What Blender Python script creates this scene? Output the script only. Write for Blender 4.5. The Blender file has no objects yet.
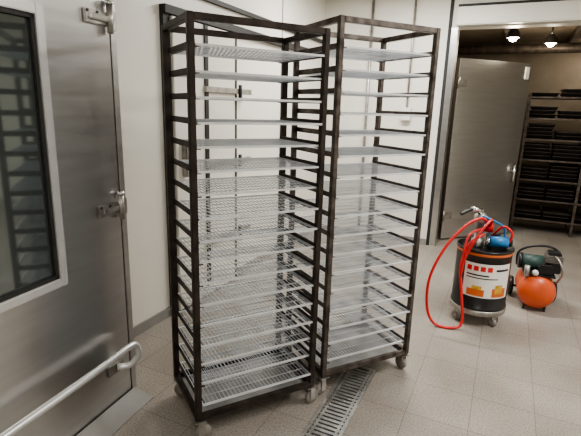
import bpy, bmesh, math, random
from mathutils import Vector, Matrix
random.seed(4)
R=math.radians
RA=R(-25)

# ---------------------------------------------------------------- materials
def mat(name,col,rough=.5,metal=0,var=0.0,scale=8,stretch=(1,1,1),bump=0,emit=None,es=0,col2=None,rvar=0):
    m=bpy.data.materials.new(name); m.use_nodes=True
    nt=m.node_tree; b=nt.nodes['Principled BSDF']
    b.inputs['Base Color'].default_value=(*col,1); b.inputs['Roughness'].default_value=rough
    b.inputs['Metallic'].default_value=metal
    if emit: b.inputs['Emission Color'].default_value=(*emit,1); b.inputs['Emission Strength'].default_value=es
    if var or bump or col2:
        tc=nt.nodes.new('ShaderNodeTexCoord'); mp=nt.nodes.new('ShaderNodeMapping')
        mp.inputs['Scale'].default_value=stretch
        n=nt.nodes.new('ShaderNodeTexNoise'); n.inputs['Scale'].default_value=scale; n.inputs['Detail'].default_value=5
        nt.links.new(tc.outputs['Object'],mp.inputs[0]); nt.links.new(mp.outputs[0],n.inputs['Vector'])
        cr=nt.nodes.new('ShaderNodeValToRGB')
        c2=col2 if col2 else tuple(c*(1-var) for c in col)
        cr.color_ramp.elements[0].color=(*c2,1); cr.color_ramp.elements[1].color=(*col,1)
        cr.color_ramp.elements[0].position=.35; cr.color_ramp.elements[1].position=.65
        nt.links.new(n.outputs['Fac'],cr.inputs[0]); nt.links.new(cr.outputs[0],b.inputs['Base Color'])
        if rvar:
            mr=nt.nodes.new('ShaderNodeMapRange'); mr.inputs['To Min'].default_value=rough-rvar; mr.inputs['To Max'].default_value=rough+rvar
            nt.links.new(n.outputs['Fac'],mr.inputs['Value']); nt.links.new(mr.outputs[0],b.inputs['Roughness'])
        if bump:
            bp=nt.nodes.new('ShaderNodeBump'); bp.inputs['Strength'].default_value=bump; bp.inputs['Distance'].default_value=.01
            nt.links.new(n.outputs['Fac'],bp.inputs['Height']); nt.links.new(bp.outputs[0],b.inputs['Normal'])
    return m

def floor_mat():
    m=bpy.data.materials.new('terrazzo_tile'); m.use_nodes=True
    nt=m.node_tree; b=nt.nodes['Principled BSDF']; L=nt.links.new
    tc=nt.nodes.new('ShaderNodeTexCoord')
    br=nt.nodes.new('ShaderNodeTexBrick'); br.offset=0; br.squash=1
    br.inputs['Scale'].default_value=1; br.inputs['Brick Width'].default_value=.30; br.inputs['Row Height'].default_value=.30
    br.inputs['Mortar Size'].default_value=.0022; br.inputs['Mortar Smooth'].default_value=.3
    br.inputs['Color1'].default_value=(.365,.340,.305,1); br.inputs['Color2'].default_value=(.335,.312,.28,1)
    br.inputs['Mortar'].default_value=(.20,.18,.16,1)
    L(tc.outputs['Object'],br.inputs['Vector'])
    n=nt.nodes.new('ShaderNodeTexNoise'); n.inputs['Scale'].default_value=120; n.inputs['Detail'].default_value=3
    L(tc.outputs['Object'],n.inputs['Vector'])
    cr=nt.nodes.new('ShaderNodeValToRGB'); cr.color_ramp.elements[0].position=.36; cr.color_ramp.elements[1].position=.6
    cr.color_ramp.elements[0].color=(.68,.66,.64,1); cr.color_ramp.elements[1].color=(1.10,1.08,1.06,1)
    L(n.outputs['Fac'],cr.inputs[0])
    n2=nt.nodes.new('ShaderNodeTexNoise'); n2.inputs['Scale'].default_value=2.2; n2.inputs['Detail'].default_value=6
    L(tc.outputs['Object'],n2.inputs['Vector'])
    cr2=nt.nodes.new('ShaderNodeValToRGB'); cr2.color_ramp.elements[0].position=.3; cr2.color_ramp.elements[1].position=.65
    cr2.color_ramp.elements[0].color=(.78,.74,.70,1); cr2.color_ramp.elements[1].color=(1,1,1,1)
    L(n2.outputs['Fac'],cr2.inputs[0])
    m1=nt.nodes.new('ShaderNodeMixRGB'); m1.blend_type='MULTIPLY'; m1.inputs[0].default_value=1
    m2=nt.nodes.new('ShaderNodeMixRGB'); m2.blend_type='MULTIPLY'; m2.inputs[0].default_value=1
    L(br.outputs['Color'],m1.inputs[1]); L(cr.outputs[0],m1.inputs[2]); L(m1.outputs[0],m2.inputs[1]); L(cr2.outputs[0],m2.inputs[2])
    L(m2.outputs[0],b.inputs['Base Color'])
    mr=nt.nodes.new('ShaderNodeMapRange'); mr.inputs['To Min'].default_value=.28; mr.inputs['To Max'].default_value=.55
    L(n2.outputs['Fac'],mr.inputs['Value']); L(mr.outputs[0],b.inputs['Roughness'])
    return m

M_floor=floor_mat()
M_wall=mat('wall_panel_cream',(.80,.775,.70),.40,0,.05,1.5)
M_ceil=mat('ceiling_paint',(.72,.71,.67),.8,0,.06,2)
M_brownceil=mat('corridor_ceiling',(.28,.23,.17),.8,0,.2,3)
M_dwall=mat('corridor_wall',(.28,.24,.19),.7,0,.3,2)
M_steel=mat('brushed_steel',(.68,.675,.665),.30,1,.07,3,(1,1,10),rvar=.04)
M_steel2=mat('brushed_steel_horizontal',(.62,.61,.60),.36,1,.10,2.5,(1,1,8),rvar=.05)
M_satin=mat('satin_window_frame',(.74,.74,.73),.35,.6,.06,12)
M_chrome=mat('polished_steel',(.78,.78,.77),.2,1,.05,20)
M_dark=mat('gasket_black',(.03,.028,.026),.6,0,.2,10)
M_glass=mat('oven_glass',(.24,.27,.265),.06,.75,.2,1.3)
M_rust=mat('burnt_rack_steel',(.060,.045,.038),.48,.5,0,14,col2=(.025,.018,.015),bump=.15)
M_rust2=mat('worn_rack_steel',(.17,.145,.128),.42,.6,0,16,col2=(.05,.038,.032),bump=.12)
M_shelfst=mat('dark_shelf_steel',(.14,.115,.095),.5,.5,0,16,col2=(.07,.055,.045))
M_wire=mat('wire_aluminium',(.70,.735,.79),.30,.75,.2,12)
M_rim=mat('wire_rim_aluminium',(.85,.87,.90),.30,.6,.12,12)
M_tray=mat('galvanised_base',(.42,.42,.42),.42,.8,.35,9)
M_base=mat('grey_baseboard',(.30,.29,.27),.6,0,.2,5)
M_rubber=mat('caster_rubber',(.30,.27,.24),.7,0,.4,20)
M_zinc=mat('zinc_bracket',(.50,.48,.45),.4,.9,.3,20)
M_black=mat('drum_black',(.016,.015,.015),.35,0,.3,8)
M_orange=mat('orange_band',(.70,.16,.04),.4,0,.15,10)
M_red=mat('red_hose',(.70,.03,.03),.35,0,.15,8)
M_blue=mat('blue_motor',(.05,.25,.55),.4,0,.2,10)
M_white=mat('label_white',(.82,.80,.74),.5,0,.06,20)
M_yellow=mat('label_yellow',(.85,.50,.07),.5,0,.5,18)
M_tank=mat('compressor_orange',(.72,.12,.04),.35,0,.2,5)
M_green=mat('motor_green',(.045,.09,.08),.5,0,.4,10)
M_pan=mat('baking_pan_black',(.024,.022,.020),.42,.3,.3,12)
M_grate=mat('drain_steel',(.62,.61,.58),.36,.8,.25,25)
M_pit=mat('drain_pit',(.03,.028,.026),.9,0,.2,10)
M_tube=mat('fluorescent_tube',(.9,.9,.9),.5,emit=(1,.97,.93),es=9)
M_lamp=mat('lamp_glow',(1,1,1),.5,emit=(1,.90,.72),es=25)
M_fix=mat('fixture_white',(.75,.75,.72),.5,0,.05,10)

# ---------------------------------------------------------------- builder
class MB:
    def __init__(s): s.bm=bmesh.new(); s.mats=[]
    def mi(s,m):
        if m not in s.mats: s.mats.append(m)
        return s.mats.index(m)
    def box(s,c,d,m,rot=None,bev=0,taper=None):
        g=bmesh.ops.create_cube(s.bm,size=1); vs=g['verts']
        for v in vs:
            v.co=Vector((v.co.x*d[0],v.co.y*d[1],v.co.z*d[2]))
            if taper and v.co.z<0: v.co.x*=taper; v.co.y*=taper
        if bev:
            es=list({e for v in vs for e in v.link_edges})
            r=bmesh.ops.bevel(s.bm,geom=es,offset=bev,segments=2,affect='EDGES')
            vs=list({v for f in r['faces'] for v in f.verts}|set(v for v in vs if v.is_valid))
        if rot is not None:
            for v in vs: v.co=rot@v.co
        for v in vs: v.co+=Vector(c)
        i=s.mi(m)
        for f in {f for v in vs for f in v.link_faces}: f.material_index=i
    def rng(s,a,b,m,bev=0):
        s.box([(a[k]+b[k])/2 for k in range(3)],[abs(b[k]-a[k]) for k in range(3)],m,bev=bev)
    def path(s,pts,r,m,seg=10,caps=True,closed=False):
        pts=[Vector(p) for p in pts]; n=len(pts); rings=[]; up=None; i=s.mi(m)
        rr=r if isinstance(r,(list,tuple)) else [r]*n
        for k in range(n):
            if closed: t=pts[(k+1)%n]-pts[k-1]
            else: t=pts[min(k+1,n-1)]-pts[max(k-1,0)]
            t.normalize()
            if up is None:
                up=Vector((0,0,1)) if abs(t.z)<.9 else Vector((1,0,0))
            x=t.cross(up); 
            if x.length<1e-4: x=t.orthogonal()
            x.normalize(); up=x.cross(t).normalized()
            rings.append([s.bm.verts.new(pts[k]+rr[k]*(math.cos(2*math.pi*j/seg)*x+math.sin(2*math.pi*j/seg)*up)) for j in range(seg)])
        for k in range(n if closed else n-1):
            A=rings[k];B=rings[(k+1)%n]
            for j in range(seg):
                f=s.bm.faces.new((A[j],A[(j+1)%seg],B[(j+1)%seg],B[j])); f.material_index=i; f.smooth=seg>5
        if caps and not closed:
            for q in (rings[0][::-1],rings[-1]):
                f=s.bm.faces.new(q); f.material_index=i
    def spline(s,P,r,m,seg=10,sub=8):
        P=[Vector(p) for p in P]; out=[]
        for k in range(len(P)-1):
            a=P[max(k-1,0)];b=P[k];c=P[k+1];d=P[min(k+2,len(P)-1)]
            for j in range(sub):
                t=j/sub
                out.append(.5*((2*b)+(c-a)*t+(2*a-5*b+4*c-d)*t*t+(3*b-a-3*c+d)*t**3))
        out.append(P[-1]); s.path(out,r,m,seg)
    def lathe(s,prof,m,c=(0,0,0),seg=40,axis=None,a0=0,a1=2*math.pi):
        i=s.mi(m) if not isinstance(m,list) else None
        full=abs(a1-a0-2*math.pi)<1e-5; n=seg if full else seg+1
        rings=[]
        for r,z in prof:
            ring=[]
            for j in range(n):
                a=a0+(a1-a0)*j/seg
                v=Vector((r*math.cos(a),r*math.sin(a),z))
                if axis: v=axis@v
                ring.append(s.bm.verts.new(v+Vector(c)))
            rings.append(ring)
        for k in range(len(prof)-1):
            mi=i if i is not None else s.mi(m[k])
            for j in range(seg):
                A=rings[k];B=rings[k+1]
                try:
                    f=s.bm.faces.new((A[j],A[(j+1)%n],B[(j+1)%n],B[j])); f.material_index=mi; f.smooth=True
                except ValueError: pass
    def done(s,name,loc=(0,0,0),rz=0,parent=None):
        bmesh.ops.remove_doubles(s.bm,verts=s.bm.verts,dist=1e-6)
        bmesh.ops.recalc_face_normals(s.bm,faces=s.bm.faces)
        me=bpy.data.meshes.new(name); s.bm.to_mesh(me); s.bm.free()
        for m in s.mats: me.materials.append(m)
        o=bpy.data.objects.new(name,me); bpy.context.collection.objects.link(o)
        o.location=loc; o.rotation_euler=(0,0,rz)
        if parent: o.parent=parent
        return o
def empty(name,loc=(0,0,0),rz=0):
    e=bpy.data.objects.new(name,None); bpy.context.collection.objects.link(e); e.location=loc; e.rotation_euler=(0,0,rz); e.empty_display_size=.1
    return e
def room(p,q,z=0):
    c,s_=math.cos(RA),math.sin(RA)
    return (c*p-s_*q, s_*p+c*q, z)
def slab(name,a,b,m,bev=0,extra=None):
    k=MB(); k.rng(a,b,m,bev)
    if extra: extra(k)
    return k.done(name,rz=RA)

# ---------------------------------------------------------------- room shell (room-aligned coordinates p,q)
PL=-2.06; QB=5.2; PR=3.0; QF=-2.2; HC=2.75
DP0,DP1,DQ0,DQ1=-.705,-.530,.2,2.40
k=MB()
for a,b in [((PL-.15,QF-.15),(DP0,8.0)),((DP1,QF-.15),(PR+.15,8.0)),((DP0,QF-.15),(DP1,DQ0)),((DP0,DQ1),(DP1,8.0))]:
    k.rng((a[0],a[1],-.1),(b[0],b[1],0),M_floor)
k.rng((DP0,DQ0,-.1),(DP1,DQ1,-.05),M_pit)
k.done('floor',rz=RA)
slab('wall_left',(PL-.15,QF-.15,0),(PL,QB+.15,HC),M_wall)
slab('wall_front',(PL,QF-.15,0),(PR,QF,HC),M_wall)
slab('wall_right',(PR,QF-.15,0),(PR+.15,8.0,HC),M_wall)
OP0,OP1,OH=-.62,1.7,2.32
def wb(k):
    k.rng((OP1,QB,0),(PR,QB+.15,HC),M_wall)
    k.rng((OP0,QB,OH),(OP1,QB+.15,HC),M_wall)
slab('wall_back',(PL,QB,0),(OP0,QB+.15,HC),M_wall,extra=wb)
slab('ceiling',(PL-.15,QF-.15,HC),(PR+.15,QB+.15,HC+.1),M_ceil)
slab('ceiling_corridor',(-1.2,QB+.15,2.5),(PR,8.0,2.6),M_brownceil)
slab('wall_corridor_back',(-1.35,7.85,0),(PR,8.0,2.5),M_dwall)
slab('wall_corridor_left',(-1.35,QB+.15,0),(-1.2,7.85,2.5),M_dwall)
k=MB(); k.rng((OP0-.05,QB-.012,0),(OP0+.012,QB+.16,OH),M_steel); k.rng((OP0-.085,QB-.006,0),(OP0-.05,QB,HC),M_dark)
k.done('trim_1',rz=RA)
k=MB(); k.rng((OP0-.0,QB-.10,2.33),(OP1,QB-.002,2.50),M_wall,.008); k.rng((OP0,QB-.06,2.50),(OP1,QB-.002,2.53),M_dark)
k.done('trim_2',rz=RA)
slab('baseboard_left',(PL,1.75,0),(PL+.012,QB,.07),M_base)
slab('baseboard_back',(PL+.013,QB-.012,0),(OP0-.09,QB,.07),M_base)
# cold-room door on left wall
k=MB()
k.rng((PL+.001,2.40,.0),(PL+.03,2.46,2.08),M_dark); k.rng((PL+.001,3.20,.0),(PL+.03,3.26,2.08),M_dark)
k.rng((PL+.001,2.40,2.04),(PL+.05,4.9,2.09),M_dark)
k.rng((PL+.013,2.46,.02),(PL+.05,3.20,2.03),M_wall,.004)
k.rng((PL+.05,2.79,.1),(PL+.06,2.83,2.03),M_dark)
for z in (.45,1.05,1.6):
    k.rng((PL+.05,2.78,z-.02),(PL+.075,3.42,z+.02),M_zinc,.003); k.path([(PL+.08,3.23,z-.05),(PL+.08,3.23,z+.05)],.015,M_dark)
k.rng((PL+.05,2.52,1.0),(PL+.09,2.56,1.25),M_zinc,.006)
k.done('door_1',rz=RA)
k=MB()
for q in (1.95,4.1): k.rng((PL+.001,q,.09),(PL+.006,q+.012,HC-.01),M_base)
k.rng((PL+.001,1.7,2.2),(PL+.03,QB-.02,2.23),M_dark)
k.done('trim_3',rz=RA)
k=MB(); k.path([(-1.5,QB-.03,.1),(-1.5,QB-.03,HC-.01)],.016,M_zinc); k.path([(-1.05,QB-.03,1.5),(-1.05,QB-.03,HC-.01)],.012,M_zinc); k.rng((-1.1,QB-.06,1.38),(-1.0,QB-.002,1.52),M_fix,.005)
k.done('wall_conduit',rz=RA)
# corridor ceiling beams and duct
k=MB()
for p in (-.2,.55,1.3): k.rng((p,QB+.15,2.40),(p+.08,7.85,2.499),M_shelfst)
k.path([(-1.19,6.9,2.30),(2.98,6.9,2.30)],.06,M_shelfst,16)
k.done('ceiling_duct',rz=RA)

# ---------------------------------------------------------------- floor drain
k=MB()
fw=.018
k.rng((DP0+.001,DQ0+.001,-.04),(DP0+fw,DQ1-.001,.003),M_grate); k.rng((DP1-fw,DQ0+.001,-.04),(DP1-.001,DQ1-.001,.003),M_grate)
k.rng((DP0+fw,DQ1-fw,-.04),(DP1-fw,DQ1-.001,.003),M_grate); k.rng((DP0+fw,DQ0+.001,-.04),(DP1-fw,DQ0+fw,.003),M_grate)
q=DQ0+.03
while q<DQ1-.03:
    k.rng((DP0+fw+.001,q,-.010),(DP1-fw-.001,q+.018,.001),M_grate); q+=.029
k.rng((DP0+fw+.008,DQ0+fw,-.011),(DP0+fw+.020,DQ1-fw,.0018),M_grate); k.rng((DP1-fw-.020,DQ0+fw,-.011),(DP1-fw-.008,DQ1-fw,.0018),M_grate)
k.done('floor_drain_grate',rz=RA)

# ---------------------------------------------------------------- walk-in oven (left)
OV=empty('walk_in_oven',loc=(-.794,2.146,0),rz=R(-20))
L=2.3
k=MB()
k.rng((-.33,-L,.0),(-.05,0,2.6),M_steel,.004)
k.rng((-.05,-.035,.0),(-.0,0,2.6),M_steel2,.002)
k.done('cabinet',parent=OV)
k=MB()
dy0,dy1=-1.25,-.042
wy0,wy1,wz0,wz1=-1.0,-.385,.75,1.83
k.rng((-.048,dy0,.03),(-.002,wy0,2.1),M_steel); k.rng((-.048,wy1,.03),(-.002,dy1,2.1),M_steel)
k.rng((-.048,wy0,.03),(-.002,wy1,wz0),M_steel); k.rng((-.048,wy0,wz1),(-.002,wy1,2.1),M_steel)
k.rng((-.040,wy0,wz0),(-.016,wy1,wz1),M_glass)
t,o,mm=.036,.008,M_satin
k.rng((-.012,wy0,wz0),(o,wy0+t,wz1),mm,.003); k.rng((-.012,wy1-t,wz0),(o,wy1,wz1),mm,.003)
k.rng((-.012,wy0+t,wz0),(o,wy1-t,wz0+t),mm,.003); k.rng((-.012,wy0+t,wz1-t),(o,wy1-t,wz1),mm,.003)
g=.016
k.rng((-.014,wy0+t,wz0+t),(-.002,wy0+t+g,wz1-t),M_dark); k.rng((-.014,wy1-t-g,wz0+t),(-.002,wy1-t,wz1-t),M_dark)
k.rng((-.014,wy0+t,wz0+t),(-.002,wy1-t,wz0+t+g),M_dark); k.rng((-.014,wy0+t,wz1-t-g),(-.002,wy1-t,wz1-t),M_dark)
k.done('glazed_door',parent=OV)
k=MB()
for z in (1.015,1.835):
    k.rng((-.001,-.19,z-.028),(.010,-.05,z+.028),M_zinc,.004)
    k.rng((.008,-.17,z-.012),(.022,-.03,z+.012),M_chrome,.004)
    k.path([(.018,-.055,z-.055),(.018,-.055,z+.06)],.013,M_zinc,14); k.path([(.018,-.055,z+.06),(.018,-.055,z+.075)],.017,M_chrome,14)
    k.rng((.0,-.034,z-.04),(.010,-.004,z+.04),M_zinc,.003)
    for yy in (-.175,-.12):
        k.path([(.009,yy,z+.018),(.014,yy,z+.018)],.006,M_dark,8)
k.done('hinges',parent=OV)
k=MB()
zz=.29
k.spline([(.004,-.14,zz-.07),(.05,-.10,zz-.07),(.085,-.075,zz-.02),(.085,-.09,zz+.04),(.085,-.14,zz+.055),(.085,-.3,zz+.05),(.085,-.8,zz+.05),(.085,-1.1,zz+.05),(.05,-1.17,zz+.03),(.004,-1.18,zz+.03)],.016,M_satin,14)
k.rng((-.001,-.20,zz-.10),(.006,-.09,zz-.045),M_zinc,.002); k.rng((-.001,-1.21,zz-.0),(.006,-1.15,zz+.06),M_zinc,.002)
k.done('kick_rail',parent=OV)
k=MB()
v=[(.005,-.5,0),(.005,-.02,0),(.12,-.02,0),(.12,-.5,0),(.005,-.5,.035),(.005,-.02,.035),(.12,-.02,.004),(.12,-.5,.004)]
bv=[k.bm.verts.new(x) for x in v]
for f in ((0,1,2,3),(4,5,6,7),(0,1,5,4),(1,2,6,5),(2,3,7,6),(3,0,4,7)):
    k.bm.faces.new([bv[i] for i in f]).material_index=k.mi(M_base)
k.done('threshold_ramp',parent=OV)

# ---------------------------------------------------------------- bakery racks
def rack(name,loc,ang,W,D,H,mframe,levels,z0,pitch,seed,t=.027):
    rnd=random.Random(seed)
    E=empty(name,loc=loc,rz=ang)
    zb=.105
    k=MB()
    for x in (t/2,W-t/2):
        for y in (t/2,D-t/2): k.box((x,y,(zb+H)/2),(t,t,H-zb),mframe,bev=.003)
    for z in (H-t/2,zb+t/2):
        k.box((W/2,t/2,z),(W-2*t,t*.95,t*.95),mframe,bev=.002); k.box((W/2,D-t/2,z),(W-2*t,t*.95,t*.95),mframe,bev=.002)
        k.box((t/2,D/2,z),(t*.95,D-2*t,t*.95),mframe,bev=.002); k.box((W-t/2,D/2,z),(t*.95,D-2*t,t*.95),mframe,bev=.002)
    for i in range(levels):
        z=z0+i*pitch
        for sx,xx in ((1,t),(-1,W-t)):
            k.rng((xx-.003 if sx>0 else xx-.018,.004,z-.003),(xx+.018 if sx>0 else xx+.003,D-.004,z),mframe)
            k.rng((xx-.003 if sx>0 else xx,.0,z-.003),(xx if sx>0 else xx+.003,D,z+.022),mframe)
    k.done('frame',parent=E)
    k=MB()
    k.rng((t*.5,t*.5,zb-.004),(W-t*.5,D-t*.5,zb+.001),M_tray)
    k.done('base_plate',parent=E)
    k=MB()
    for i in range(levels):
        z=z0+i*pitch+.004
        dy=rnd.uniform(-.014,.014)
        x0,x1=t+.002,W-t-.002; y0,y1=.010+dy,D-.010+dy
        k.box(((x0+x1)/2,y0,z),(x1-x0,.008,.009),M_rim); k.box(((x0+x1)/2,y1,z),(x1-x0,.008,.009),M_rim)
        k.box((x0+.004,(y0+y1)/2,z),(.007,y1-y0,.007),M_rim); k.box((x1-.004,(y0+y1)/2,z),(.007,y1-y0,.007),M_rim)
        n=int((x1-x0)/.0185)
        for j in range(1,n):
            xx=x0+(x1-x0)*j/n
            k.box((xx,(y0+y1)/2,z+.002),(.0026,y1-y0,.0026),M_wire)
        for j in range(1,6):
            yy=y0+(y1-y0)*j/6
            k.box(((x0+x1)/2,yy,z-.001),(x1-x0,.0042,.0042),M_wire)
    k.done('wire_shelves',parent=E)
    k=MB()
    for x in (t*.7,W-t*.7):
        for y in (t*.7,D-t*.7):
            a=rnd.uniform(0,6.28); rm=Matrix.Rotation(a,3,'Z')
            k.box((x,y,zb-.006),(.05,.05,.004),M_zinc)
            c=Vector((x,y,0))+rm@Vector((.018,0,0))
            for sgn in (-1,1): k.box(c+rm@Vector((-.006,sgn*.017,.062)),(.03,.003,.075),M_zinc,rot=rm)
            k.box(c+rm@Vector((-.006,0,.096)),(.045,.038,.006),M_zinc,rot=rm)
            ax=rm@Matrix.Rotation(R(90),3,'X')
            k.lathe([(.001,-.012),(.034,-.012),(.038,-.008),(.038,.008),(.034,.012),(.001,.012)],M_rubber,c=c+Vector((0,0,.038)),seg=24,axis=ax)
            k.lathe([(.001,-.0145),(.014,-.0145),(.014,.0145),(.001,.0145)],M_zinc,c=c+Vector((0,0,.038)),seg=12,axis=ax)
    k.done('casters',parent=E)
    return E
rack('bakery_rack',(-.395,1.77,0),R(29),.622,.40,1.825,M_rust,17,.18,.0955,1)
rack('bakery_rack.001',(.193,2.15,0),R(27),.590,.45,1.895,M_rust2,17,.18,.099,2)

# ---------------------------------------------------------------- drum with pump
DR=empty('grease_drum',loc=(1.415,3.17,0))
k=MB(); r=.187
k.lathe([(.001,.125),(r,.125),(r+.006,.13),(r+.006,.14),(r,.145),(r,.28),(r,.525)],M_black,seg=48)
k.lathe([(r,.525),(r+.003,.527),(r+.003,.543),(r,.545)],M_orange,seg=48)
k.lathe([(r,.545),(r+.007,.55),(r+.007,.565),(r-.004,.565),(r-.006,.55),(.001,.55)],M_black,seg=48)
k.done('drum_body',parent=DR)
k=MB()
ca=R(-108)
def patch(a0,a1,z0,z1,dr,m,n=18): k.lathe([(r+dr,z0),(r+dr,z1)],m,seg=n,a0=ca+R(a0),a1=ca+R(a1))
patch(-42,62,.225,.475,.0020,M_white)
for a in (-36,-22,-8,6): patch(a,a+10,.42,.455,.0028,M_red,6)
patch(24,56,.425,.44,.0028,M_black)
patch(-36,10,.385,.395,.0028,M_black); patch(-36,30,.365,.372,.0028,M_black)
patch(-32,4,.235,.285,.0028,M_orange); patch(-22,-2,.285,.31,.0028,M_yellow); patch(20,54,.235,.30,.0028,M_orange); patch(26,44,.26,.325,.0034,M_yellow)
k.done('label',parent=DR)
k=MB()
k.lathe([(.001,.085),(.19,.085),(.195,.09),(.195,.115),(.19,.125),(.001,.125)],M_zinc,seg=40)
for a in range(4):
    an=R(20+90*a); x,y=.165*math.cos(an),.165*math.sin(an)
    k.box((x,y,.075),(.03,.045,.03),M_zinc)
    k.lathe([(.001,-.012),(.030,-.012),(.034,-.006),(.034,.006),(.030,.012),(.001,.012)],M_rubber,c=(x,y,.034),seg=20,axis=Matrix.Rotation(an,3,'Z')@Matrix.Rotation(R(90),3,'X'))
    k.box((x,y,.05),(.012,.035,.06),M_zinc)
k.done('dolly',parent=DR)
k=MB()
k.lathe([(.04,.55),(.045,.56),(.045,.60),(.03,.61),(.03,.72),(.045,.73),(.045,.78),(.02,.80),(.001,.80)],M_zinc,c=(-.05,.02,0),seg=20)
k.path([(.0,-.06,.61),(.12,-.08,.61)],[.038,.038],M_blue,18); k.path([(.12,-.08,.61),(.145,-.084,.61)],[.03,.028],M_black,14)
k.path([(-.02,-.057,.61),(.0,-.06,.61)],[.03,.03],M_chrome,14)
k.box((.06,-.06,.56),(.11,.07,.03),M_black)
k.lathe([(.001,0),(.035,0),(.035,.05),(.02,.07),(.001,.07)],M_red,c=(.02,.03,.66),seg=14)
k.path([(-.05,.02,.70),(.02,.03,.70)],.012,M_zinc); k.box((.02,.03,.61),(.03,.03,.14),M_zinc)
k.spline([(-.05,.02,.79),(-.13,-.02,.83),(-.22,-.05,.80)],.012,M_black)
k.path([(-.14,-.03,.835),(-.06,-.01,.815)],.018,M_chrome)
k.box((.1,.06,.59),(.06,.06,.09),M_black,bev=.01)
k.done('pump',parent=DR)
k=MB(); o=Vector((1.45,3.17,0))
def S(pts,rr,m): k.spline([Vector(p)-o for p in pts],rr,m,10,8)
S([(1.45,3.16,.72),(1.36,3.08,.78),(1.25,3.06,.73),(1.12,3.04,.58),(1.03,3.03,.36),(1.03,3.03,.14),(1.08,2.99,.025),(1.19,2.95,.012),(1.265,2.96,.05),(1.255,3.0,.25),(1.245,3.05,.44),(1.29,3.06,.60),(1.40,3.10,.66)],.010,M_red)
S([(1.47,3.18,.70),(1.42,3.05,.78),(1.33,3.0,.70),(1.25,3.0,.52),(1.232,3.0,.38),(1.237,3.01,.50),(1.28,3.06,.66),(1.40,3.12,.70)],.008,M_red)
S([(1.50,3.2,.62),(1.53,3.10,.72),(1.58,3.06,.68),(1.56,3.08,.58)],.008,M_red)
S([(1.38,3.12,.79),(1.46,3.10,.76),(1.55,3.12,.70),(1.57,3.16,.57)],.007,M_blue)
k.done('air_hose',parent=DR)

# ---------------------------------------------------------------- compressor
CA=-112
CP=empty('air_compressor',loc=(1.98,3.45,0),rz=0)
d=Vector((math.cos(R(CA)),math.sin(R(CA)),0)); b0=-d*.2; n_=Vector((-d.y,d.x,0))
rm=Matrix.Rotation(R(CA),3,'Z')
k=MB()
rr=.135; LT=.42
pr=[]
for i in range(9):
    a=math.pi/2*i/8; pr.append((max(.001,rr*math.sin(a)),.085*(1-math.cos(a))))
pr2=[(r_,LT-z_) for r_,z_ in pr[::-1]]
k.lathe(pr+pr2,M_tank,c=(b0.x,b0.y,.155),seg=36,axis=rm@Matrix.Rotation(R(90),3,'Y'))
k.done('tank',parent=CP)
k=MB()
def tp(s_,w,z): v=b0+d*s_+n_*w; return (v.x,v.y,z)
k.box(tp(.20,0,.289),(.32,.22,.012),M_black,rot=rm)
k.path([tp(.20,-.12,.350),tp(.20,.03,.350)],.058,M_green,20); k.path([tp(.20,-.145,.350),tp(.20,-.12,.350)],.063,M_black,20)
k.box(tp(.20,.10,.340),(.12,.11,.10),M_black,rot=rm,bev=.008)
for i in range(5): k.box(tp(.20,.10,.380+.012*i),(.13,.12,.006),M_zinc,rot=rm)
k.box(tp(.20,.10,.442),(.10,.09,.02),M_black,rot=rm,bev=.004)
k.path([tp(.36,-.09,.27),tp(.36,-.09,.36)],.020,M_zinc,12)
k.box(tp(.31,.04,.33),(.06,.10,.07),M_black,rot=rm,bev=.01)
k.lathe([(.001,-.01),(.022,-.01),(.022,.01),(.001,.01)],M_white,c=tp(.36,-.03,.31),seg=16,axis=rm@Matrix.Rotation(R(90),3,'Y'))
k.path([tp(.36,-.03,.31),tp(.31,-.03,.31),tp(.31,-.03,.28)],.006,M_zinc,8)
k.spline([tp(.10,-.14,.28),tp(.10,-.14,.39),tp(.12,-.05,.455),tp(.14,.08,.47),tp(.12,.16,.40),tp(.10,.15,.28)],.009,M_black)
k.spline([tp(.26,.10,.43),tp(.34,.12,.42),tp(.36,.15,.33),tp(.30,.13,.23)],.008,M_zinc)
for sg in (-1,1):
    k.lathe([(.001,-.018),(.07,-.018),(.08,-.01),(.08,.01),(.07,.018),(.001,.018)],M_black,c=tp(.06,sg*.16,.08),seg=24,axis=rm@Matrix.Rotation(R(90),3,'X'))
    k.path([tp(.06,0,.08),tp(.06,sg*.15,.08)],.01,M_zinc)
    k.box(tp(.34,sg*.07,.03),(.02,.02,.06),M_black,rot=rm)
k.done('motor_and_pump',parent=CP)

# ---------------------------------------------------------------- steel door standing open in the opening
SD=empty('steel_swing_door',loc=room(-.60,5.50),rz=0)
a=Vector(room(-.60,5.50)); b=Vector(room(.115,6.27)); dv=b-a; SD.rotation_euler=(0,0,math.atan2(dv.y,dv.x)); LW=dv.length
k=MB(); k.rng((0,-.025,.02),(LW,.025,2.06),M_steel,.004); k.rng((.02,-.027,.03),(LW-.02,-.025,.25),M_steel2)
k.done('panel',parent=SD)
k=MB()
k.rng((LW-.10,-.034,.66),(LW-.06,-.025,.90),M_zinc,.004); k.path([(LW-.08,-.03,.80),(LW-.08,-.07,.80)],.012,M_zinc); k.path([(LW-.08,-.07,.68),(LW-.08,-.07,.88)],.014,M_chrome,12)
k.rng((LW-.09,-.034,1.88),(LW-.03,-.025,2.02),M_fix,.003)
for z in (.3,1.8): k.path([(.0,-.03,z-.06),(.0,-.03,z+.06)],.014,M_zinc,12); k.rng((0,-.032,z-.04),(.12,-.025,z+.04),M_zinc,.002)
k.done('hardware',parent=SD)

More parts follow.
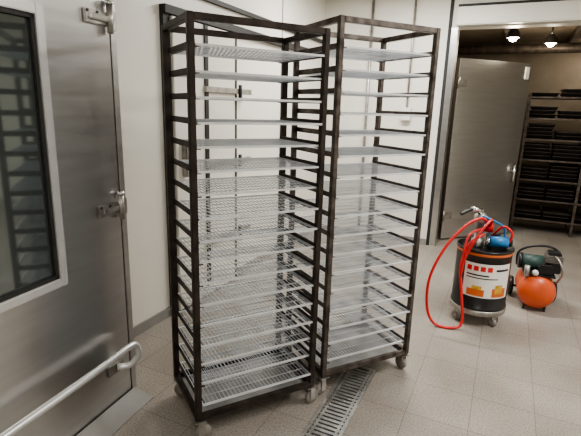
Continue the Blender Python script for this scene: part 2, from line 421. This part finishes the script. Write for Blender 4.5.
# ---------------------------------------------------------------- pan shelving in the store room
def shelving(name,p,q,W,D,levels,seed):
    rnd=random.Random(seed); E=empty(name,loc=room(p,q),rz=RA)
    k=MB(); H=1.74
    for x in (.0,W/2,W):
        for y in (0,D): k.rng((x-.015,y-.015,0),(x+.015,y+.015,H),M_shelfst)
    zs=[.18+i*(H-.22)/(levels-1) for i in range(levels)]
    for z in zs:
        k.rng((0,-.012,z-.02),(W,.012,z),M_shelfst); k.rng((0,D-.012,z-.02),(W,D+.012,z),M_shelfst)
        k.rng((0,.0,z-.012),(W,D,z-.006),M_rust)
    k.done('shelf_frame',parent=E)
    k=MB()
    for z in zs:
        x=.17
        while x<W-.1:
            n=rnd.randint(2,4) if z<1.6 else 2
            for j in range(n):
                if j==n-1 and rnd.random()<.25: continue
                k.box((x+rnd.uniform(-.01,.01),D/2,z+.024+j*.045),(.30,D*.86,.043),M_pan,bev=.006,taper=.88)
                k.rng((x-.152,D*.05,z+.043+j*.045),(x+.152,D*.95,z+.047+j*.045),M_shelfst)
            x+=.325
    k.done('baking_pans',parent=E)
shelving('pan_shelving',.17,6.50,1.35,.5,7,1)
shelving('pan_shelving.001',1.62,6.50,1.3,.5,7,5)

# ---------------------------------------------------------------- lamps
def fixture(name,p,q,length,z,power,rz):
    E=empty(name,loc=room(p,q,z),rz=RA+rz)
    k=MB(); k.rng((-length/2,-.09,-.06),(length/2,.09,-.001),M_fix,.01)
    k.done('housing',parent=E)
    k=MB()
    for y in (-.045,.045): k.path([(-length/2+.04,y,-.075),(length/2-.04,y,-.075)],.013,M_tube,10)
    k.done('tubes',parent=E)
    l=bpy.data.lights.new(name+'_light','AREA'); l.shape='RECTANGLE'; l.size=length; l.size_y=.16; l.energy=power; l.color=(1,.98,.95)
    o=bpy.data.objects.new('light',l); bpy.context.collection.objects.link(o); o.parent=E; o.location=(0,0,-.10)
fixture('ceiling_lamp',.3,-.4,1.3,HC,38,R(90))
fixture('ceiling_lamp.001',-.9,4.0,1.3,HC,62,0)
fixture('ceiling_lamp.002',1.2,2.6,1.3,HC,66,R(90))
def spot(name,p,q,z,power):
    E=empty(name,loc=room(p,q,z))
    k=MB(); k.path([(0,0,0),(0,0,-.10)],.01,M_dark); k.lathe([(.03,-.10),(.06,-.14),(.07,-.20)],M_dark,seg=20); k.lathe([(.001,-.195),(.062,-.195)],M_lamp,seg=20)
    k.lathe([(.001,-.24),(.03,-.23),(.045,-.205),(.03,-.19)],M_lamp,seg=16)
    k.done('shade',parent=E)
    l=bpy.data.lights.new(name+'_light','POINT'); l.energy=power; l.color=(1,.86,.66); l.shadow_soft_size=.06
    o=bpy.data.objects.new('light',l); bpy.context.collection.objects.link(o); o.parent=E; o.location=(0,0,-.32)
spot('pendant_lamp',-.10,5.9,2.5,14)
spot('pendant_lamp.001',.9,7.4,2.5,6)
spot('pendant_lamp.002',.30,6.45,2.5,5)

w=bpy.data.worlds.new('world'); bpy.context.scene.world=w; w.use_nodes=True
w.node_tree.nodes['Background'].inputs[0].default_value=(.6,.58,.55,1); w.node_tree.nodes['Background'].inputs[1].default_value=.05
try: bpy.context.scene.view_settings.look='AgX - Medium High Contrast'
except Exception: pass

# ---------------------------------------------------------------- camera
cd=bpy.data.cameras.new('camera'); cd.lens=28.25; cd.sensor_width=36; cd.clip_start=.02
co=bpy.data.objects.new('camera',cd); bpy.context.collection.objects.link(co)
co.matrix_world=Matrix.Translation((0,0,1.5))@Matrix.Rotation(R(90-13.8),4,'X')@Matrix.Rotation(R(1.7),4,'Z')
bpy.context.scene.camera=co
